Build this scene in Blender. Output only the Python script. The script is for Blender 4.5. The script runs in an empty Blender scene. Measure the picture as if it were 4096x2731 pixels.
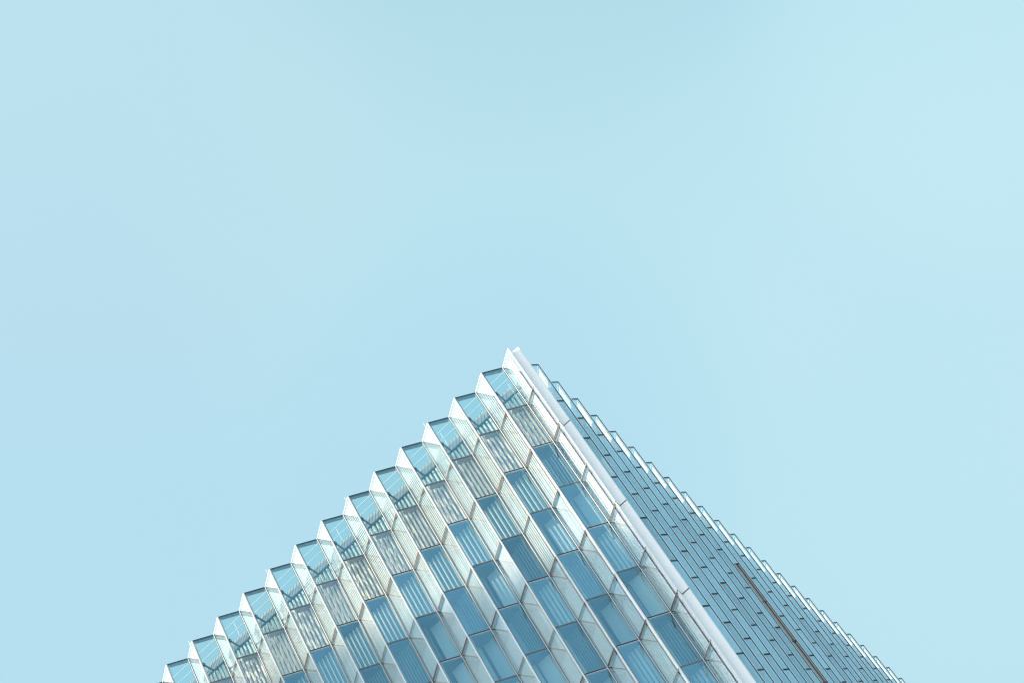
import bpy, math, random
from mathutils import Vector, Matrix
random.seed(7)
S = bpy.context.scene
COL = S.collection

# ------------------------------------------------------------------ camera, sky, sun, exposure
M = 2.4                      # facade module (m)
ROOF = 96.0                  # roof level (m)
H = 3.3430 * 0.5 * M         # one storey
cam_d = bpy.data.cameras.new("camera")
cam = bpy.data.objects.new("camera", cam_d); COL.objects.link(cam)
right = Vector((0.72813899, 0.56117543, -0.39356797))
down = Vector((-0.67447973, 0.48439545, -0.55716975))
fwd = Vector((-0.12202744, 0.67115064, 0.73120867))
rm = Matrix((right, -down, -fwd)).transposed().to_4x4()
rm.translation = Vector((6.77062992 * M, -36.20946089 * M, ROOF - 39.33978031 * M))
cam.matrix_world = rm
cam_d.sensor_fit = 'HORIZONTAL'; cam_d.sensor_width = 36.0; cam_d.lens = 70.4986
cam_d.clip_start = 0.5; cam_d.clip_end = 6000
S.camera = cam

SUN_A, SUN_E = math.radians(40), math.radians(24)
sun_dir = Vector((-math.cos(SUN_A) * math.cos(SUN_E), -math.sin(SUN_A) * math.cos(SUN_E), math.sin(SUN_E)))
w = bpy.data.worlds.new("World"); S.world = w; w.use_nodes = True
nt = w.node_tree; nt.nodes.clear()
def N(t, **k):
    n = nt.nodes.new(t)
    for a, b in k.items(): setattr(n, a, b)
    return n
out = N('ShaderNodeOutputWorld'); bg = N('ShaderNodeBackground'); bg.inputs[1].default_value = 0.11
sky = N('ShaderNodeTexSky', sky_type='NISHITA'); sky.sun_disc = False
sky.sun_elevation = SUN_E; sky.sun_rotation = math.atan2(sun_dir.x, sun_dir.y)
sky.air_density = 1.0; sky.dust_density = 1.2; sky.ozone_density = 1.5
tc = N('ShaderNodeTexCoord')
L = nt.links.new
def dirn(u, v):              # a fixed direction of the sky, given as tangents off the sky's bright northern patch
    return (fwd + right * u + down * v).normalized()
def lobe(d, c0, c1):         # soft round patch of thin cirrus around a sky direction
    dt = N('ShaderNodeVectorMath', operation='DOT_PRODUCT'); L(tc.outputs['Generated'], dt.inputs[0]); dt.inputs[1].default_value = d
    mr = N('ShaderNodeMapRange', interpolation_type='SMOOTHSTEP'); L(dt.outputs['Value'], mr.inputs[0])
    mr.inputs[1].default_value = math.cos(math.radians(c0)); mr.inputs[2].default_value = math.cos(math.radians(c1))
    return mr.outputs[0]
nz = N('ShaderNodeTexNoise'); L(tc.outputs['Generated'], nz.inputs['Vector'])
nz.inputs['Scale'].default_value = 3.0; nz.inputs['Detail'].default_value = 3; nz.inputs['Roughness'].default_value = 0.45
def mixc(a, b, f):
    m = N('ShaderNodeMix', data_type='RGBA')
    if isinstance(f, (int, float)): m.inputs[0].default_value = f
    else: L(f, m.inputs[0])
    for s, v in ((6, a), (7, b)):
        if isinstance(v, tuple): m.inputs[s].default_value = (*v, 1)
        else: L(v, m.inputs[s])
    return m.outputs[2]
def scale(f, k):
    m = N('ShaderNodeMath', operation='MULTIPLY'); L(f, m.inputs[0]); m.inputs[1].default_value = k
    return m.outputs[0]
VEIL = (2.66, 4.21, 4.81)
veil = mixc(VEIL, (2.46, 3.91, 4.74), scale(nz.outputs[0], 0.35))
for d, c0, c1, colr, amt in (
        (dirn(0.0, -0.23), 9.5, 1, (1.97, 3.48, 3.95), 0.65),
        (dirn(0.0, -0.07), 12, 1, (2.91, 4.39, 4.78), 0.5),
        (dirn(-0.20, -0.10), 10, 1, (3.02, 4.21, 4.62), 0.45),
        (dirn(-0.28, 0.06), 14, 1, (2.43, 3.69, 4.70), 0.2),
        (dirn(0.25, 0.02), 14, 1, (3.20, 4.65, 5.00), 0.5),
        (dirn(0.0, 0.05), 8, 1, (2.43, 3.98, 4.78), 0.5),
        (dirn(0.24, -0.15), 8, 1, (3.27, 4.79, 5.10), 0.4)):
    veil = mixc(veil, colr, scale(lobe(d, c0, c1), amt))
aure = scale(lobe(sun_dir, 85, 8), 0.8)
cover = lobe(fwd, 46, 20)    # the haze is thickest in this part of the sky and thins out to blue
L(mixc(mixc(mixc(sky.outputs[0], (4.0, 6.9, 8.6), 0.6), (12.0, 12.0, 11.8), aure), veil, scale(cover, 0.94)), bg.inputs[0]); L(bg.outputs[0], out.inputs[0])

sd = bpy.data.lights.new("sun", 'SUN'); sd.energy = 4.3; sd.angle = math.radians(0.5); sd.color = (1.0, 0.88, 0.69)
so = bpy.data.objects.new("sun", sd); COL.objects.link(so); so.location = (-60, -60, 150)
so.rotation_euler = (-sun_dir).to_track_quat('-Z', 'Y').to_euler()
S.view_settings.view_transform = 'Standard'; S.view_settings.look = 'None'
S.view_settings.exposure = 0.70; S.view_settings.gamma = 1.0
cy = S.cycles
cy.max_bounces = 10; cy.transparent_max_bounces = 40; cy.glossy_bounces = 5; cy.diffuse_bounces = 4
cy.use_denoising = True; cy.filter_width = 1.25; cy.sample_clamp_indirect = 6

# ------------------------------------------------------------------ materials
def mat(name, col, rough=0.5, metal=0.0, noise=0.0, nscale=3.0):
    m = bpy.data.materials.new(name); m.use_nodes = True
    t = m.node_tree; b = t.nodes['Principled BSDF']
    b.inputs['Base Color'].default_value = (*col, 1); b.inputs['Roughness'].default_value = rough; b.inputs['Metallic'].default_value = metal
    if noise:
        c = t.nodes.new('ShaderNodeTexCoord'); n = t.nodes.new('ShaderNodeTexNoise'); n.inputs['Scale'].default_value = nscale; n.inputs['Detail'].default_value = 4
        r = t.nodes.new('ShaderNodeMix'); r.data_type = 'RGBA'
        r.inputs[6].default_value = (*[x * (1 - noise) for x in col], 1); r.inputs[7].default_value = (*[min(1, x * (1 + noise)) for x in col], 1)
        t.links.new(c.outputs['Object'], n.inputs['Vector']); t.links.new(n.outputs[0], r.inputs[0]); t.links.new(r.outputs[2], b.inputs['Base Color'])
    return m
def glass(name, tint, f0, refl, wav=0.004):
    m = bpy.data.materials.new(name); m.use_nodes = True
    t = m.node_tree; t.nodes.clear()
    o = t.nodes.new('ShaderNodeOutputMaterial'); mx = t.nodes.new('ShaderNodeMixShader')
    tr = t.nodes.new('ShaderNodeBsdfTransparent'); tr.inputs[0].default_value = (*tint, 1)
    gl = t.nodes.new('ShaderNodeBsdfGlossy'); gl.inputs['Color'].default_value = (*refl, 1); gl.inputs['Roughness'].default_value = 0.0
    fc = t.nodes.new('ShaderNodeLayerWeight'); fc.inputs['Blend'].default_value = 0.5
    lw = t.nodes.new('ShaderNodeMath'); lw.operation = 'POWER'; lw.inputs[1].default_value = 5.0
    t.links.new(fc.outputs['Facing'], lw.inputs[0])
    ma = t.nodes.new('ShaderNodeMath'); ma.operation = 'MULTIPLY_ADD'; ma.inputs[1].default_value = 1.0; ma.inputs[2].default_value = f0; ma.use_clamp = True
    oi = t.nodes.new('ShaderNodeObjectInfo'); rv = t.nodes.new('ShaderNodeMath'); rv.operation = 'MULTIPLY_ADD'; rv.inputs[1].default_value = f0 * 0.5; rv.inputs[2].default_value = f0 * 0.75
    t.links.new(oi.outputs['Random'], rv.inputs[0]); t.links.new(rv.outputs[0], ma.inputs[2])
    # float glass is never quite flat
    c = t.nodes.new('ShaderNodeTexCoord'); n = t.nodes.new('ShaderNodeTexNoise'); n.inputs['Scale'].default_value = 0.6; n.inputs['Detail'].default_value = 1
    bp = t.nodes.new('ShaderNodeBump'); bp.inputs['Strength'].default_value = 1.0; bp.inputs['Distance'].default_value = wav
    t.links.new(c.outputs['Object'], n.inputs['Vector']); t.links.new(n.outputs[0], bp.inputs['Height']); t.links.new(bp.outputs[0], gl.inputs['Normal'])
    t.links.new(lw.outputs[0], ma.inputs[0]); t.links.new(ma.outputs[0], mx.inputs[0])
    t.links.new(tr.outputs[0], mx.inputs[1]); t.links.new(gl.outputs[0], mx.inputs[2]); t.links.new(mx.outputs[0], o.inputs[0])
    return m
G_FRONT = glass("front_glass", (0.86, 0.94, 0.94), 0.20, (0.56, 0.85, 0.97))
G_SUNWARM = glass("sunwarm_front_glass", (0.965, 0.95, 0.905), 0.13, (0.60, 0.86, 1.0))  # same front glass, tinted warm so the wall behind looks sunlit
G_PARAPET = glass("parapet_glass", (0.86, 0.93, 0.92), 0.12, (0.50, 0.84, 0.95))
G_SIDE = glass("side_glass", (0.965, 0.98, 0.98), 0.19, (0.92, 0.97, 1.0))
G_NARROW = glass("narrow_glass", (0.90, 0.955, 0.96), 0.33, (0.76, 0.91, 0.91))
WHITE = mat("white_aluminium", (0.80, 0.80, 0.80), 0.35, 0.0, 0.03)
PANEL = mat("white_panel", (0.88, 0.87, 0.86), 0.45, 0.0, 0.04, 0.8)
GASKET = mat("black_gasket", (0.012, 0.013, 0.015), 0.5)
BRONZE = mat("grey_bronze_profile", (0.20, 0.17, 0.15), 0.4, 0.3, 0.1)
LITBRONZE = mat("sunlit_bronze_profile", (0.36, 0.30, 0.27), 0.4, 0.2, 0.1)  # paler bronze for the side-pane transoms, with sunlight put into the colour
DARKBRONZE = mat("dark_bronze_profile", (0.06, 0.055, 0.05), 0.4, 0.2, 0.1)
SHADOW_BACKING = mat("shadow_blue_backing", (0.14, 0.24, 0.34), 0.7, 0.0, 0.05)  # blue shadow between the white ribs, put into the backing colour
WALLW = mat("white_wall_sheet", (0.90, 0.87, 0.80), 0.6, 0.0, 0.03)
BLADE = mat("white_blade", (0.65, 0.67, 0.66), 0.55, 0.0, 0.03)
BLIND_CLOTH = mat("grey_blind_cloth", (0.19, 0.25, 0.29), 0.8, 0.0, 0.05)
LINING = mat("pale_lining", (0.62, 0.66, 0.74), 0.7, 0.0, 0.04)
SHADE = mat("roller_shade_fabric", (0.55, 0.62, 0.66), 0.8, 0.0, 0.06, 1.0)
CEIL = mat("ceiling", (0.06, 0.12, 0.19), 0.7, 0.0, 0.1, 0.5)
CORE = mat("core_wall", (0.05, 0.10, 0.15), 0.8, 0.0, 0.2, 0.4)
SHEET = mat("grey_ribbed_sheet", (0.36, 0.35, 0.33), 0.5, 0.2, 0.06)
SEAM = mat("dark_seam", (0.10, 0.13, 0.17), 0.6)
STEEL = mat("blue_grey_steel", (0.04, 0.07, 0.10), 0.5, 0.2)
GRILLE = mat("grey_louvre_metal", (0.46, 0.41, 0.36), 0.5, 0.3, 0.1)
DARK = mat("dark_void", (0.015, 0.017, 0.02), 0.8)
PAVE = mat("paving", (0.24, 0.25, 0.26), 0.9, 0.0, 0.2, 0.3)
FEATHER = mat("dark_feathers", (0.03, 0.035, 0.04), 0.8)
STONE = mat("pale_stone", (0.40, 0.38, 0.35), 0.8, 0.0, 0.1, 0.4)

# ------------------------------------------------------------------ mesh builder
class MB:
    def __init__(s): s.v = []; s.f = []; s.m = []; s.mats = []
    def mi(s, m):
        if m not in s.mats: s.mats.append(m)
        return s.mats.index(m)
    def prism(s, pts, z0, z1, m):            # plan polygon (any winding) between two heights
        a = sum(pts[i][0] * pts[(i + 1) % len(pts)][1] - pts[(i + 1) % len(pts)][0] * pts[i][1] for i in range(len(pts)))
        if a < 0: pts = pts[::-1]
        n = len(pts); b = len(s.v); k = s.mi(m)
        s.v += [(p[0], p[1], z0) for p in pts] + [(p[0], p[1], z1) for p in pts]
        s.f += [tuple(b + i for i in reversed(range(n))), tuple(b + n + i for i in range(n))]
        s.f += [(b + i, b + (i + 1) % n, b + n + (i + 1) % n, b + n + i) for i in range(n)]
        s.m += [k] * (n + 2)
    def bar(s, p, q, z0, z1, i0, i1, m, e0=0.0, e1=0.0):
        # box along the plan line p>q; i0..i1 is its extent along the left normal of p>q; e0,e1 trim the ends
        d = (q - p).normalized(); n = Vector((-d.y, d.x)); a = p + d * e0; b = q - d * e1
        s.prism([a + n * i0, b + n * i0, b + n * i1, a + n * i1], z0, z1, m)
    def tube(s, a, b, r, m, seg=8):
        a = Vector(a); b = Vector(b); d = (b - a).normalized(); u = d.orthogonal().normalized(); v = d.cross(u); k = s.mi(m); o = len(s.v)
        for c in (a, b):
            for i in range(seg):
                t = 2 * math.pi * i / seg; s.v.append(tuple(c + u * (r * math.cos(t)) + v * (r * math.sin(t))))
        s.f += [(o + i, o + (i + 1) % seg, o + seg + (i + 1) % seg, o + seg + i) for i in range(seg)]
        s.f += [tuple(o + i for i in reversed(range(seg))), tuple(o + seg + i for i in range(seg))]
        s.m += [k] * (seg + 2)
    def hexa(s, c, m):                       # eight corners: bottom four, top four
        o = len(s.v); k = s.mi(m); s.v += [tuple(x) for x in c]
        s.f += [(o + 3, o + 2, o + 1, o), (o + 4, o + 5, o + 6, o + 7)] + [(o + i, o + (i + 1) % 4, o + 4 + (i + 1) % 4, o + 4 + i) for i in range(4)]
        s.m += [k] * 6
    def add(s, o, dx, dy, dz):
        b = len(s.v); ks = [s.mi(m) for m in o.mats]
        s.v += [(x + dx, y + dy, z + dz) for x, y, z in o.v]
        s.f += [tuple(b + i for i in f) for f in o.f]; s.m += [ks[i] for i in o.m]
    def mesh(s, name):
        me = bpy.data.meshes.new(name); me.from_pydata(s.v, [], s.f)
        for m in s.mats: me.materials.append(m)
        me.polygons.foreach_set('material_index', s.m); me.update(); return me
def link(name, me, parent=None, loc=(0, 0, 0), stuff=False):
    if isinstance(me, MB): me = me.mesh(name)
    o = bpy.data.objects.new(name, me); COL.objects.link(o); o.location = loc
    if parent: o.parent = parent
    if stuff: o['kind'] = 'stuff'
    return o

# ------------------------------------------------------------------ plan of the tower (origin: outer corner ridge)
VA, VD = 0.5033 * M, 0.3855 * M
def V2(x, y): return Vector((x, y))
W_, V_, W1_ = V2(0, 0), V2(-VA, VD), V2(-M, 0)                      # left cell: ridge, valley, next ridge
EX, EY = 0.209 * M, 0.2085 * M                                       # outer edge of the corner spine
P_, Q_, P1_ = V2(0, 0), V2(-VD, 0.5 * M), V2(0, M)                  # right cell, relative to its first ridge
NL, NR, NJ = 17, 28, 11                                              # bays left, bays right, storeys built in detail
def zl(j): return ROOF - j * H + (0.093 if j == 0 else 0)
dA = (W1_ - V_).normalized(); dB = (V_ - W_).normalized()

def zig_transom(mb, a, b, z, full, e0, e1, side, lit=False, plain=False):
    # side: +1 when the outside lies left of a>b
    o = side
    def B(z0, z1, i0, i1, m): mb.bar(a, b, z0, z1, min(i0 * o, i1 * o), max(i0 * o, i1 * o), m, e0, e1)
    if plain:
        B(z - 0.05, z + 0.05, -0.09, 0.024, GASKET if full else DARKBRONZE)
    elif full:
        B(z - 0.045, z + 0.045, -0.09, 0.012, GASKET)
        B(z + 0.045, z + 0.062, -0.09, 0.024, BRONZE if not lit else LITBRONZE); B(z - 0.066, z - 0.045, -0.09, 0.024, WHITE if not lit else LITBRONZE)
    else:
        if lit: B(z - 0.028, z + 0.028, -0.06, 0.020, LITBRONZE)
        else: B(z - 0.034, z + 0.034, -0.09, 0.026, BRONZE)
def cap(mb, a, b, z, e0, e1, side, style=0):          # coping on top of the parapet glass
    o = side
    def B(z0, z1, i0, i1, m): mb.bar(a, b, z0, z1, min(i0 * o, i1 * o), max(i0 * o, i1 * o), m, e0, e1)
    if style == 1: B(z - 0.05, z + 0.012, -0.05, 0.022, WHITE); return
    B(z - 0.05, z + 0.01, -0.10, 0.020, STEEL if style == 0 else GASKET)
    if style == 0: B(z - 0.04, z, -0.34, -0.10, SHEET)

def frame_left(j, h):
    """one bay, one storey; local z=0 at the top transom line, -h at the bottom"""
    mb = MB(); z0 = -h; t = 0.0
    nA = Vector((-dA.y, dA.x)); nB = Vector((-dB.y, dB.x))           # left normals of V>W1 and W>V
    # outside of V>W1 (going -x,-y) : normal with -y
    if nA.y > 0: nA = -nA
    if nB.y > 0: nB = -nB
    # ridge bar at W1 (white), its black gasket on the front pane
    c = W1_; da = -dA; db = dB                                       # away from the ridge along front pane / next side pane
    tip = c + Vector((0, -0.03))
    mb.prism([c + da * 0.058 + nA * 0.018, tip, c + db * 0.044 + nB * 0.018, c + db * 0.044 - nB * 0.05, c + Vector((0, 0.10)), c + da * 0.058 - nA * 0.05], z0, t, WHITE)
    mb.bar(V_, W1_, z0, t, -0.04, 0.035, GASKET, (W1_ - V_).length - 0.082, 0.058)
    # valley bar
    c = V_; da = dA; db = -dB
    mb.prism([c + da * 0.042 + nA * 0.02, c + Vector((0, -0.04)), c + db * 0.042 + nB * 0.02, c + db * 0.042 - nB * 0.05, c + Vector((0, 0.04)), c + da * 0.042 - nA * 0.05], z0, t, WHITE)
    mb.bar(V_, W1_, z0, t, -0.04, 0.012, GASKET, 0.042, (W1_ - V_).length - 0.058)
    mb.bar(W_, V_, z0, t, -0.012, 0.03, GASKET, (V_ - W_).length - 0.052, 0.042)
    sa = 1 if nA.dot(Vector((-dA.y, dA.x))) > 0 else -1; sb = 1 if nB.dot(Vector((-dB.y, dB.x))) > 0 else -1
    if j == 0:
        cap(mb, V_, W1_, t, 0.05, 0.08, sa); cap(mb, W_, V_, t, 0.06, 0.05, sb, 1)
    else:
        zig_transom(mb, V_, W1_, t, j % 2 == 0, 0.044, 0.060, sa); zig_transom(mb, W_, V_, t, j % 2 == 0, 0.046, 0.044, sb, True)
        if j == 1:                                                   # the narrow walkway ledge behind the glass
            mb.bar(V_, W1_, t - 0.03, t + 0.01, min(-0.50 * sa, -0.09 * sa), max(-0.50 * sa, -0.09 * sa), SHEET, 0.02, 0.42)
            mb.bar(W_, V_, t - 0.03, t + 0.01, min(-0.34 * sb, -0.06 * sb), max(-0.34 * sb, -0.06 * sb), SHEET, 0.30, 0.05)
    return mb
def pane(a, b, h, m):
    mb = MB(); mb.bar(a, b, -h + 0.03, -0.03, -0.006, 0.006, m, 0.03, 0.03); return mb
def blades(a, b, n, inset, width, turn, z0, z1, inside, m=BLADE, s0=0.0, s1=1.0, thick=0.012, sag=0.0):
    """a row of n vertical blades hung behind the glass line a>b, each turned by 'turn' off that line and bowed by 'sag' towards the glass"""
    mb = MB(); d = (b - a).normalized(); Ln = (b - a).length; nrm = Vector((-d.y, d.x)) * inside
    for i in range(n):
        c = a + d * (Ln * (s0 + (s1 - s0) * (i + 0.5) / n)) + nrm * inset
        u = Matrix.Rotation(turn, 2) @ d
        v = Vector((-u.y, u.x)) * (-inside)
        ns = 6 if sag else 1
        f = [c + u * width * (q / ns - 0.5) + v * (sag * (1 - (2 * q / ns - 1) ** 2)) for q in range(ns + 1)]
        mb.prism([p + v * thick / 2 for p in f] + [p - v * thick / 2 for p in reversed(f)], z0, z1, m)
    return mb
IN_A = -1 if Vector((-dA.y, dA.x)).y < 0 else 1
IN_B = -1 if Vector((-dB.y, dB.x)).y < 0 else 1

def frame_right(j, h):
    mb = MB(); z0 = -h; t = 0.0
    dq = (P1_ - Q_).normalized(); dp = (Q_ - P_).normalized(); nq = Vector((dq.y, -dq.x)); np_ = Vector((dp.y, -dp.x))
    c = P1_; da = -dq; db = Vector((-VD, 0.5 * M)).normalized(); nb = Vector((db.y, -db.x))
    mb.prism([c + da * 0.032 + nq * 0.02, c + Vector((0.030, 0)), c + db * 0.05 + nb * 0.02, c + db * 0.05 - nb * 0.05, c + Vector((-0.1, 0)), c + da * 0.032 - nq * 0.05], z0, t, WHITE)
    mb.bar(Q_, P1_, z0, t, -0.028, 0.05, GASKET, (P1_ - Q_).length - 0.054, 0.032)
    c = Q_; da = dq; db = -dp
    mb.prism([c + da * 0.05 + nq * 0.02, c + Vector((0.045, 0)), c + db * 0.05 + np_ * 0.02, c + db * 0.05 - np_ * 0.05, c + Vector((-0.04, 0)), c + da * 0.05 - nq * 0.05], z0, t, WHITE)
    if j == 0:
        cap(mb, Q_, P1_, t, 0.05, 0.07, -1, 2); cap(mb, P_, Q_, t, 0.06, 0.05, -1, 1)
    else:
        zig_transom(mb, Q_, P1_, t, j % 2 == 0, 0.052, 0.044, -1, plain=True); zig_transom(mb, P_, Q_, t, j % 2 == 0, 0.062, 0.052, -1, True)
    return mb

# ------------------------------------------------------------------ which windows the camera's frame holds
R3 = Matrix((right, down, fwd))
def px(x, y, z):
    d = R3 @ (Vector((x, y, z)) - rm.translation); f = 8021.17
    return 2048 + f * d.x / d.z, 1365.5 + f * d.y / d.z
def seen(pts):
    q = [px(*p) for p in pts]
    return any(-60 < x < 4156 and -60 < y < 2790 for x, y in q), abs((q[1][0] - q[0][0]) * (q[2][1] - q[0][1]) - (q[1][1] - q[0][1]) * (q[2][0] - q[0][0]))
left_cells, right_cells = [], []
for j in range(NJ):
    for k in range(NL):
        ok, ar = seen([(-k * M, 0, zl(j)), (-(k + 1) * M, 0, zl(j)), (-k * M, 0, zl(j + 1)), (-(k + 1) * M, 0, zl(j + 1))])
        if ok: left_cells.append((ar, k, j))
    for k in range(NR):
        ok, ar = seen([(EX, EY + k * M, zl(j)), (EX, EY + (k + 1) * M, zl(j)), (EX, EY + k * M, zl(j + 1)), (EX, EY + (k + 1) * M, zl(j + 1))])
        if ok: right_cells.append((ar, k, j))
left_set = {(k, j) for _, k, j in sorted(left_cells, reverse=True)[:100]}
right_set = {(k, j) for _, k, j in sorted(right_cells, reverse=True)[:100]}
print("left windows", len(left_cells), "right windows", len(right_cells))

# ------------------------------------------------------------------ the tower
tower = bpy.data.objects.new("glass_tower", None); COL.objects.link(tower)
tower['label'] = "pale glass tower with folded zigzag facades meeting at a white corner spine"
tower['category'] = "building"

h0 = H + 0.093
def hh(j): return h0 if j == 0 else H
ZB = -0.10
FR = {}; PA = {}; SP = {}
for key, j in (('top', 0), ('half', 1), ('full', 2)):
    FR[key] = frame_left(j, hh(j)); PA[key] = pane(V_, W1_, hh(j), G_PARAPET if j == 0 else G_FRONT); SP[key] = pane(W_, V_, hh(j), G_SIDE)
PA['clear'] = pane(V_, W1_, H, G_SUNWARM)
def kind(j): return 'top' if j == 0 else ('full' if j % 2 == 0 else 'half')
# blinds: a row behind the side pane and one behind the front pane
SIDE_TOP = blades(W_, V_, 8, 0.15, 0.07, math.radians(12), -h0 + 0.05, -0.12, IN_B, thick=0.035)
SIDE_ROW = blades(W_, V_, 8, 0.16, 0.165, math.radians(14), -H + 0.1, -0.10, IN_B, sag=0.035)
SIDE_ROD = blades(W_, V_, 8, 0.15, 0.075, math.radians(12), -H + 0.1, -0.10, IN_B, thick=0.05)
FA, FB = V2(-M, 0.47 * M), V2(0, 0.47 * M)                           # the inner blind line runs parallel to the facade
FRONT_TOP = MB(); FRONT_WIDE = MB()
FRONT_ROW = blades(FA, FB, 13, 0.0, 0.11, math.radians(20), -H + 0.1, -0.16, 1, m=BLIND_CLOTH, sag=0.015)
BLIND = {}
for nm, a, b in (('top', SIDE_TOP, FRONT_TOP), ('wide', SIDE_ROD, FRONT_WIDE), ('row', SIDE_ROW, FRONT_ROW)):
    mb = MB(); mb.add(a, 0, 0, 0); mb.add(b, 0, 0, 0); BLIND[nm] = mb
# plain cells: a flat roller shade instead of blades behind the front pane
pl = MB(); pl.bar(V2(-M * 0.97, VD + 0.55), V2(-0.02 * M, VD + 0.55), -H + 0.1, -0.16, -0.01, 0.01, SHADE); pl.bar(W_, V_, -H + 0.1, -0.06, 0.22 * IN_B - 0.01, 0.22 * IN_B + 0.01, LINING, 0.16, 0.10); pl.bar(W_, V_, -H + 0.1, -0.5, 0.19 * IN_B - 0.008, 0.19 * IN_B + 0.008, BLADE, 0.80, 0.30); BLIND['plain'] = pl
PLAIN = {(0, 3), (1, 3), (3, 3), (0, 5), (1, 5), (4, 4), (2, 6), (5, 3)}
# corner cell: one broad white panel behind the side pane of every storey
cp = MB(); cp.bar(W_, V_, -H + 0.1, -0.22, 0.20 * IN_B - 0.03, 0.20 * IN_B + 0.03, PANEL, 0.62, 0.42)
cp.bar(W_, V_, -H + 0.1, -0.22, 0.20 * IN_B - 0.02, 0.20 * IN_B + 0.02, BLADE, 1.16, 0.22)
cp.bar(W_, V_, -H + 0.1, -0.2, 0.52 * IN_B - 0.02, 0.52 * IN_B + 0.02, LINING, 0.42, 0.1)
cp.prism([V2(-0.08, 0.13), V_ + V2(0.04, 0.05), V_ + V2(0.3, 0.55), V2(-0.07, 0.46)], -0.165, -0.152, LINING)
cw = MB(); cw.add(cp, 0, 0, 0); cw.add(FRONT_WIDE, 0, 0, 0); cr = MB(); cr.add(cp, 0, 0, 0); cr.add(FRONT_ROW, 0, 0, 0)
ct = MB(); ct.add(cp, 0, 0, 0); ct.add(FRONT_TOP, 0, 0, 0); cq = MB(); cq.add(cp, 0, 0, 0); cq.bar(V2(-M * 0.97, VD + 0.55), V2(-0.02 * M, VD + 0.55), -H + 0.1, -0.16, -0.01, 0.01, SHADE)
BLIND['corner_wide'], BLIND['corner_row'], BLIND['corner_top'], BLIND['corner_plain'] = cw, cr, ct, cq
FRONT_PALE = blades(FA, FB, 9, 0.0, 0.20, math.radians(12), -H + 0.1, -0.16, 1, m=BLADE, sag=0.02)
FRONT_THIN = blades(FA, FB, 16, 0.0, 0.06, math.radians(30), -H + 0.1, -0.16, 1, m=BLIND_CLOTH, sag=0.01)
PALE_SHADE = MB(); PALE_SHADE.bar(V2(-M * 0.97, VD + 0.30), V2(-0.02 * M, VD + 0.30), -H + 0.1, -0.16, -0.01, 0.01, BLADE)
for nm, q in (('pale', FRONT_PALE), ('thin', FRONT_THIN), ('shade', PALE_SHADE)):
    mb = MB(); mb.add(SIDE_ROW, 0, 0, 0); mb.add(q, 0, 0, 0); BLIND[nm] = mb
    mb = MB(); mb.add(cp, 0, 0, 0); mb.add(q, 0, 0, 0); BLIND['corner_' + nm] = mb
SIDE_MID = blades(W_, V_, 8, 0.15, 0.115, math.radians(10), -H + 0.1, -0.10, IN_B, sag=0.02)
FRONT_PAIR = blades(FA, FB, 8, -0.02, 0.13, math.radians(8), -H + 0.1, -0.16, 1, m=WALLW, sag=0.015)
FRONT_PAIR.add(blades(FA, FB, 8, 0.06, 0.03, math.radians(8), -H + 0.1, -0.16, 1, m=WALLW, s0=0.05, s1=1.05), 0, 0, 0)
mb = MB(); mb.add(SIDE_MID, 0, 0, 0); mb.add(FRONT_PAIR, 0, 0, 0); BLIND['pair'] = mb
mb = MB(); mb.add(SIDE_MID, 0, 0, 0); mb.add(FRONT_ROW, 0, 0, 0); BLIND['row_mid'] = mb
VARY = {(0, 5): 'shade', (1, 6): 'pale', (2, 4): 'pale', (3, 4): 'thin', (2, 5): 'thin', (3, 5): 'shade', (5, 4): 'shade', (4, 5): 'pale', (0, 4): 'pale', (0, 7): 'pale', (6, 4): 'thin'}
def blind_kind(k, j):
    if (k, j) in VARY: return ('corner_' if k == 0 else '') + VARY[(k, j)]
    if j == 2 and k > 0: return 'pair'
    if j == 3 and k > 0 and (k, j) not in PLAIN: return 'row_mid'
    b = 'top' if j == 0 else 'wide' if j == 1 else 'plain' if (k, j) in PLAIN else 'row'
    return 'corner_' + b if k == 0 else b
meshes = {}
def M_(name, mb):
    key = id(mb)
    if key not in meshes: meshes[key] = mb.mesh(name)
    return meshes[key]
rest = MB(); rest_glass = MB()
for j in range(NJ):
    for k in range(NL):
        loc = (-k * M, 0, zl(j)); kd = kind(j); bl = BLIND[blind_kind(k, j)]; pk = 'clear' if j == 1 else kd
        if (k, j) in left_set:
            o = link("bay_window", M_("bay_window", FR[kd]), tower, loc)
            link("front_pane", M_("front_pane", PA[pk]), o); link("side_pane", M_("side_pane", SP[kd]), o); link("blind", M_("blind", bl), o)
        else:
            rest.add(FR[kd], *loc); rest.add(bl, *loc); rest_glass.add(PA[pk], *loc); rest_glass.add(SP[kd], *loc)

# right facade
FRr = {}; PAr = {}; SPr = {}
for key, j in (('top', 0), ('half', 1), ('full', 2)):
    FRr[key] = frame_right(j, hh(j)); PAr[key] = pane(Q_, P1_, hh(j), G_NARROW); SPr[key] = pane(P_, Q_, hh(j), G_SIDE)
R_TOP = MB(); R_TOP.bar(P_, Q_, -h0 + 0.05, -0.36, 0.10, 0.13, PANEL, 0.07, 0.06)
for q in range(3): R_TOP.bar(P_, Q_, -0.9 - q * 0.62, -0.885 - q * 0.62, 0.128, 0.136, SEAM, 0.3, 0.35)
R_ROW = blades(P_, Q_, 8, 0.16, 0.14, math.radians(18), -H + 0.1, -0.1, 1)
R_PANEL = MB(); R_PANEL.bar(P_, Q_, -H + 0.1, -0.5, 0.14, 0.17, PANEL, 0.2, 0.2)
R_FIRST = [MB(), MB(), MB()]        # first bay: kept clear of the spine's flange
R_FIRST[0].bar(P_, Q_, -h0 + 0.05, -0.36, 0.10, 0.13, PANEL, 0.5, 0.12); R_FIRST[1].bar(P_, Q_, -H + 0.1, -0.5, 0.10, 0.13, PANEL, 0.5, 0.15)
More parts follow.
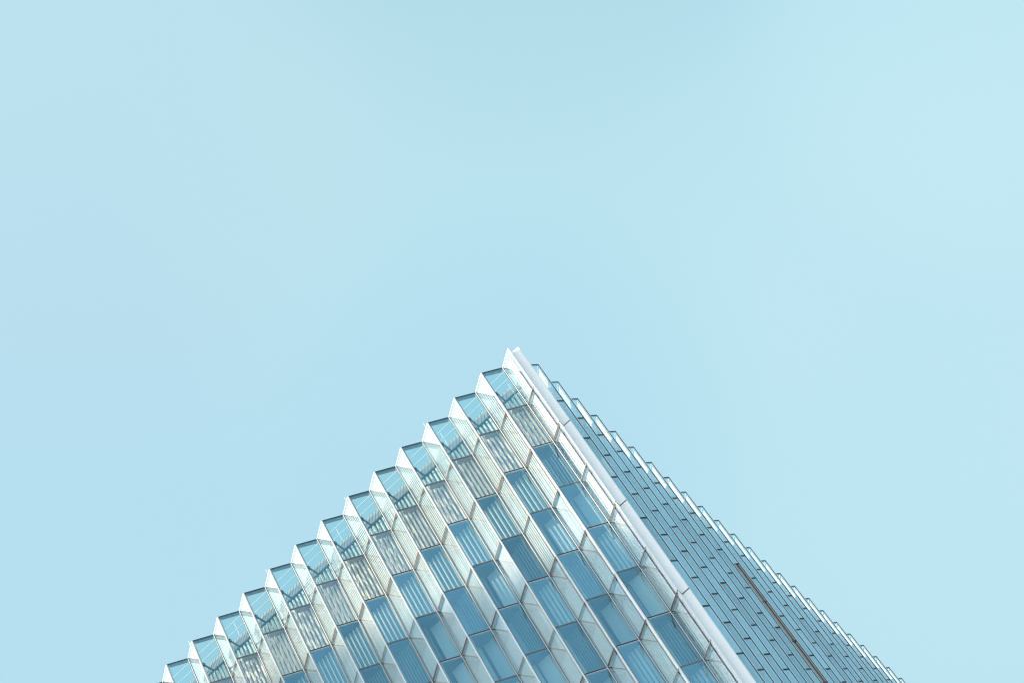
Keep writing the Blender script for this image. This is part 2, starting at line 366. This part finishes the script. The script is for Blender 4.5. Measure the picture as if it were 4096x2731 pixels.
R_FIRST[2].add(blades(P_, Q_, 5, 0.16, 0.14, math.radians(18), -H + 0.1, -0.1, 1, s0=0.42), 0, 0, 0)
grille = {}
for key, j in (('half', 1), ('full', 2)):
    g = MB(); g.bar(Q_, P1_, -H + 0.08, -0.08, 0.05, 0.09, BRONZE, 0.06, 0.1)
    Ln = (P1_ - Q_).length; d = (P1_ - Q_).normalized()
    for i in range(6):
        s = 0.10 + (Ln - 0.30) * i / 5
        g.bar(Q_ + d * s, Q_ + d * (s + 0.07), -H + 0.08, -0.08, -0.05, 0.05, GRILLE)
    grille[key] = g
for j in range(NJ):
    for k in range(NR):
        loc = (EX, EY + k * M, zl(j)); kd = kind(j)
        gr = k == 8 and j >= 2
        bl = R_FIRST[0 if j == 0 else 1 if j in (1, 3) else 2] if k == 0 else R_TOP if j == 0 else R_PANEL if (k == 0 and j in (1, 3)) else R_ROW
        if (k, j) in right_set:
            o = link("narrow_window", M_("narrow_window", FRr[kd]), tower, loc)
            if gr: link("louvre_grille", M_("louvre_grille", grille[kd]), o)
            else: link("front_pane", M_("front_pane", PAr[kd]), o)
            link("side_pane", M_("side_pane", SPr[kd]), o); link("blind", M_("blind", bl), o)
        else:
            rest.add(FRr[kd], *loc); rest.add(bl, *loc); rest_glass.add(SPr[kd], *loc)
            if gr: rest.add(grille[kd], *loc)
            else: rest_glass.add(PAr[kd], *loc)
link("window_frames", rest, tower, stuff=True); link("window_panes", rest_glass, tower, stuff=True)

# corner spine: white folded panels, an L-shaped notch in plan, one per two storeys
for i in range(12):
    zt = (ROOF + 0.093) if i == 0 else ROOF - 2 * i * H - 0.02
    zb = ROOF - 2 * (i + 1) * H + 0.06
    if i == 11: zb = 0.0
    mb = MB()
    mb.prism([V2(-0.045, 0.06), V2(0.0, 0.05), V2(0, EY), V2(EX - 0.05, EY), V2(EX - 0.05, EY + 0.05), V2(-0.045, EY + 0.05)], zb, zt, PANEL)
    mb.prism([V2(EX - 0.05, EY - 0.004), V2(EX, EY - 0.004), V2(EX + 0.02, EY + 0.05), V2(EX - 0.05, EY + 0.05)], zb, zt, WHITE)
    mb.prism([dB * 0.058 + V2(-0.02, -0.02), V2(-0.03, -0.035), V2(0.012, -0.02), V2(0.012, 0.05), V2(-0.045, 0.07)], zb, zt, WHITE)
    mb.prism([V2(-0.04, -0.025), V2(0.006, -0.014), V2(0.006, EY + 0.006), V2(EX - 0.005, EY + 0.004), V2(EX - 0.005, EY + 0.045), V2(-0.04, EY + 0.045)], zb - 0.09, zb, GASKET)
    link("corner_panel", mb, tower)

# floors, ceilings and the core behind the glass
def outline(ins):
    pts = []
    for k in range(NL + 1):
        pts.append(V2(-k * M, ins * 1.27)); pts.append(V2(-k * M - VA, VD + ins * 1.27)) if k < NL else None
    pts = pts[::-1]                                                  # from far left to the corner
    pts[-1] = V2(-ins, ins * 1.6)
    pts.append(V2(-ins, EY + ins)); pts.append(V2(EX - ins * 1.3, EY + ins * 1.2))
    for k in range(NR):
        pts.append(V2(EX - VD - ins * 1.27, EY + (k + 0.5) * M)); pts.append(V2(EX - ins * 1.27, EY + (k + 1) * M))
    pts.append(V2(-NL * M, EY + NR * M))
    return pts
rim = outline(0.16)
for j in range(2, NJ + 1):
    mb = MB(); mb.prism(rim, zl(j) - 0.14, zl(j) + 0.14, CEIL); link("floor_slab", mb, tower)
core_y, core_x = VD + 2.6, EX - VD - 2.6
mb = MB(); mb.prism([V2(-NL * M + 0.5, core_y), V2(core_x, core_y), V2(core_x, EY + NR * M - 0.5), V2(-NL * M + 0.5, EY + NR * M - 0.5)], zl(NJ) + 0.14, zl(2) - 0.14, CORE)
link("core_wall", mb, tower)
# roof storey: set-back ribbed white wall, sloped ribbed sheet above it, rail, brackets, guard rails
YW, ZR, YT, ZT = 0.45 * M + 0.06, ROOF - 0.95 * M, 1.02 * M, ROOF - 0.06 * M
XW = EX - YW; ZD = ROOF - 0.55 * M
XT = EX - 1.02 * M; ZRR, ZTR = ROOF - 1.25 * M, ROOF - 0.50 * M
A3 = lambda x, y, z: Vector((x, y, z))
mb = MB(); z0_, z1_ = zl(2) + 0.14, ZR - 0.12
mb.bar(V2(-NL * M, YW + 0.10), V2(XW - 0.1, YW + 0.10), z0_, z1_, -0.04, 0.04, SHADOW_BACKING)
x = -NL * M + 0.1
while x < XW - 0.2:
    mb.prism([V2(x, YW + 0.06), V2(x + 0.01, YW - 0.05), V2(x + 0.15, YW - 0.05), V2(x + 0.16, YW + 0.06)], z0_, z1_, WALLW)
    x += M * 0.117
mb.bar(V2(XW - 0.14, YW + 0.06), V2(XW - 0.14, EY + NR * M), z0_, ZRR - 0.12, -0.04, 0.04, WALLW)
link("roof_wall", mb, tower)
mb = MB()
def slope(a0, a1, b0, b1, m, t):                                     # rail line a0>a1, ridge line b0>b1, thickness t upward
    up = Vector((0, 0, t))
    mb.hexa([a0, a1, b1, b0, a0 + up, a1 + up, b1 + up, b0 + up], m)
XE = XT - 0.1
slope(A3(-NL * M, YW, ZR), A3(XW, YW, ZR), A3(-NL * M, YT, ZT), A3(XE, YT, ZT), SHEET, 0.06)
slope(A3(XW, YW + 0.4, ZRR), A3(XW, EY + NR * M, ZRR), A3(XT, YT, ZTR), A3(XT, EY + NR * M, ZTR), SHEET, 0.06)
x = -NL * M + 0.1
while x < XE - 0.1:
    mb.hexa([A3(x, YW, ZR - 0.012), A3(x + 0.06, YW, ZR - 0.012), A3(x + 0.06, YT, ZT - 0.012), A3(x, YT, ZT - 0.012),
             A3(x, YW, ZR + 0.072), A3(x + 0.06, YW, ZR + 0.072), A3(x + 0.06, YT, ZT + 0.072), A3(x, YT, ZT + 0.072)], SEAM)
    x += M * 0.117
mb.bar(V2(-NL * M, YT + 0.06), V2(XE, YT + 0.06), ZD - 0.1, ZT + 0.02, -0.05, 0.05, SHEET)
link("ribbed_roof_sheet", mb, tower)
mb = MB(); mb.prism([V2(-NL * M, YT + 0.12), V2(XT - 0.05, YT + 0.12), V2(XT - 0.05, EY + NR * M), V2(-NL * M, EY + NR * M)], ZD - 0.3, ZD, SHEET); link("roof_deck", mb, tower)
mb = MB(); mb.bar(V2(-NL * M, YW - 0.06), V2(XW, YW - 0.06), ZR - 0.11, ZR + 0.02, -0.05, 0.05, STEEL); mb.bar(V2(XW + 0.06, YW + 0.4), V2(XW + 0.06, EY + NR * M), ZRR - 0.11, ZRR + 0.02, -0.05, 0.05, STEEL)
link("edge_rail", mb, tower)
for k in range(1, NL + 1):
    mb = MB(); x0 = 0.04 * M
    mb.bar(V2(x0, 0.10), V2(x0, YW - 0.11), -0.06, 0.05, -0.045, 0.045, STEEL)
    mb.bar(V2(x0, 0.06), V2(x0, 0.24), -0.10, 0.16, -0.06, 0.06, STEEL)
    link("bracket", mb, tower, (-k * M, 0, ZR))
for k in range(0, 15):  # slanted rods added to throw the diagonal shadow lattice on the wall
    for q in (0.06, 0.17, 0.28, 0.72, 0.83, 0.94):
        mb = MB(); xs = -(k + q) * M; zb = zl(2) + 0.3
        y0 = (VD * (1 - abs(q - 0.5033) / 0.5033)) + 0.30
        y1 = min(YW - 0.06, y0 + 0.60)
        if y1 - y0 > 0.12:
            for zz in (zb, zb + 1.6, zb + 3.2):
                if zz + 3.4 * (y1 - y0) < ZR - 0.12: mb.tube((xs, y0, zz), (xs, y1, zz + 3.4 * (y1 - y0)), 0.036, WHITE, 6)
            if mb.v: link("shadow_rod", mb, tower)
for k in (3, 6, 9, 12):
    mb = MB(); mb.tube((-k * M - 0.27, 0.10, ROOF - 0.3), (-k * M - 0.27, 0.10, ROOF + 0.42), 0.014, WHITE, 6); link("lightning_rod", mb, tower)
mb = MB(); zr1, zr2 = ROOF + 0.58 * M, ROOF + 0.27 * M; yr = 1.05 * M
for z_ in (zr1, zr2): mb.tube((-NL * M, yr, z_), (-0.12 * M, yr, z_), 0.024, WHITE)
for k in range(3, NL, 4): mb.tube((-k * M - 0.3, yr + 0.05, ZT - 0.1), (-k * M - 0.3, yr + 0.05, zr1), 0.02, WHITE)
link("guard_rail", mb, tower)
# the storeys further down, below the picture: same folds, plainer
lo = MB(); zt = zl(NJ) - 0.02
ridge = [V2(-k * M, 0) if s == 0 else V2(-k * M - VA, VD) for k in range(NL) for s in (0, 1)] + [V2(-NL * M, 0)]
rr = [V2(EX, EY)] + [q for k in range(NR) for q in (V2(EX - VD, EY + (k + 0.5) * M), V2(EX, EY + (k + 1) * M))]
for a, b in zip(ridge[:-1], ridge[1:]): lo.bar(a, b, 0.0, zt, 0.0, 0.03, G_FRONT)
for a, b in zip(rr[:-1], rr[1:]): lo.bar(a, b, 0.0, zt, -0.03, 0.0, G_NARROW)
for j in range(NJ + 1, 24):
    for a, b in list(zip(ridge[:-1], ridge[1:])) + list(zip(rr[:-1], rr[1:])): lo.bar(a, b, zl(j) - 0.045, zl(j) + 0.045, -0.035, 0.035, DARKBRONZE if j % 2 else GASKET)
for p in ridge + rr: lo.prism([p + V2(-0.06, -0.06), p + V2(0.06, -0.06), p + V2(0.06, 0.06), p + V2(-0.06, 0.06)], 0.0, zt, WHITE)
link("lower_glazing", lo, tower)
ls = MB()
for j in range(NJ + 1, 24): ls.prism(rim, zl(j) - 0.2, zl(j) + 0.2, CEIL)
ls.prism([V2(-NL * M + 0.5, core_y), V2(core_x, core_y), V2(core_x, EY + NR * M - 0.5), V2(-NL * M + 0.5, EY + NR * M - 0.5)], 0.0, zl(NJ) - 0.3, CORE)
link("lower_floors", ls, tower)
bw = MB(); bw.bar(V2(-NL * M, EY + NR * M + 0.3), V2(EX - 0.4, EY + NR * M + 0.3), 0, ROOF - 0.2, -0.15, 0.15, PANEL); bw.bar(V2(-NL * M - 0.25, 0.3), V2(-NL * M - 0.25, EY + NR * M), 0, ROOF - 0.2, -0.15, 0.15, PANEL)
link("rear_wall", bw, tower)

# ------------------------------------------------------------------ ground
g = MB(); g.prism([V2(-3000, -3000), V2(3000, -3000), V2(3000, 3000), V2(-3000, 3000)], -0.5, 0.0 - 0.004, PAVE)
go = link("ground", g); go['kind'] = 'structure'

# ------------------------------------------------------------------ unseen tower, added out of view to cast the shadow on the lower storeys
nb = bpy.data.objects.new("shadow_tower", None); COL.objects.link(nb)
nb['label'] = "unseen pale stone tower, added to throw the soft shadow on the lower zigzag facade"; nb['category'] = "building"
e = Vector((0.371, -0.928)).normalized(); q = Vector((-e.y, e.x))
if q.x > 0: q = -q
b0 = V2(-216.2, -161.2) - e * 8; b1 = V2(-216.2, -161.2) + e * 28; TH = 200.5
mb = MB(); mb.prism([b0, b1, b1 + q * 24, b0 + q * 24], 0, TH, STONE)
mb.prism([b0 + e * 6 + q * 6, b1 - e * 8 + q * 6, b1 - e * 8 + q * 18, b0 + e * 6 + q * 18], TH, TH + 3, STONE); link("wall", mb, nb)
mb = MB()
for fl in range(49):
    z_ = 2.2 + fl * 4.0
    for i in range(6):
        a = b0 + e * (1.2 + i * 5.0)
        mb.prism([a - q * 0.02, a + e * 3.2 - q * 0.02, a + e * 3.2 + q * 0.3, a + q * 0.3], z_, z_ + 2.3, CORE)
link("window_panes", mb, nb, stuff=True)

# ------------------------------------------------------------------ birds, far off in the sky
def bird_mesh():
    mb = MB()
    mb.hexa([A3(-.04, -.22, -.03), A3(.04, -.22, -.03), A3(.05, .16, -.04), A3(-.05, .16, -.04), A3(-.03, -.24, .03), A3(.03, -.24, .03), A3(.04, .2, .05), A3(-.04, .2, .05)], FEATHER)
    for s in (-1, 1):
        mb.hexa([A3(s * .04, -.08, 0), A3(s * .28, -.02, .12), A3(s * .28, .10, .12), A3(s * .04, .12, 0), A3(s * .04, -.08, .025), A3(s * .28, -.02, .145), A3(s * .28, .10, .145), A3(s * .04, .12, .025)], FEATHER)
        mb.hexa([A3(s * .28, -.02, .12), A3(s * .55, -.10, .04), A3(s * .52, -.04, .04), A3(s * .28, .10, .12), A3(s * .28, -.02, .14), A3(s * .55, -.10, .055), A3(s * .52, -.04, .055), A3(s * .28, .10, .14)], FEATHER)
    return mb.mesh("bird")
bm_ = bird_mesh()
D = 900.0
for (u, v, roll, lab) in ((2458.5, 1543, 0.0, "dark bird with bent wings, nearest the tower roof on its right side"),
        (2919, 1126.5, 1.2, "tiny dark bird gliding, rightmost and among the highest of the flock"),
        (2731, 1270, 1.1, "tiny dark bird between the one near the roof and the rightmost one"),
        (1278, 1385.5, 0.05, "tiny dark bird, lowest of the two on the left of the tower tip"),
        (1206.5, 1250.5, -1.0, "tiny dark bird, leftmost of the flock"),
        (1961.5, 1188, 1.5, "tiny dark bird straight above the tip of the tower")):
    d = fwd + right * ((u - 2048) / 8021.17) + down * ((v - 1365.5) / 8021.17)
    o = link("bird", bm_, None, rm.translation + d * D)
    o.scale = (0.55, 0.55, 0.55)
    o.rotation_euler = (rm.to_3x3() @ Matrix.Rotation(roll, 3, 'Z') @ Matrix.Rotation(math.radians(75), 3, 'X')).to_euler()
    o['label'] = lab; o['category'] = "bird"; o['group'] = "birds high in the sky"
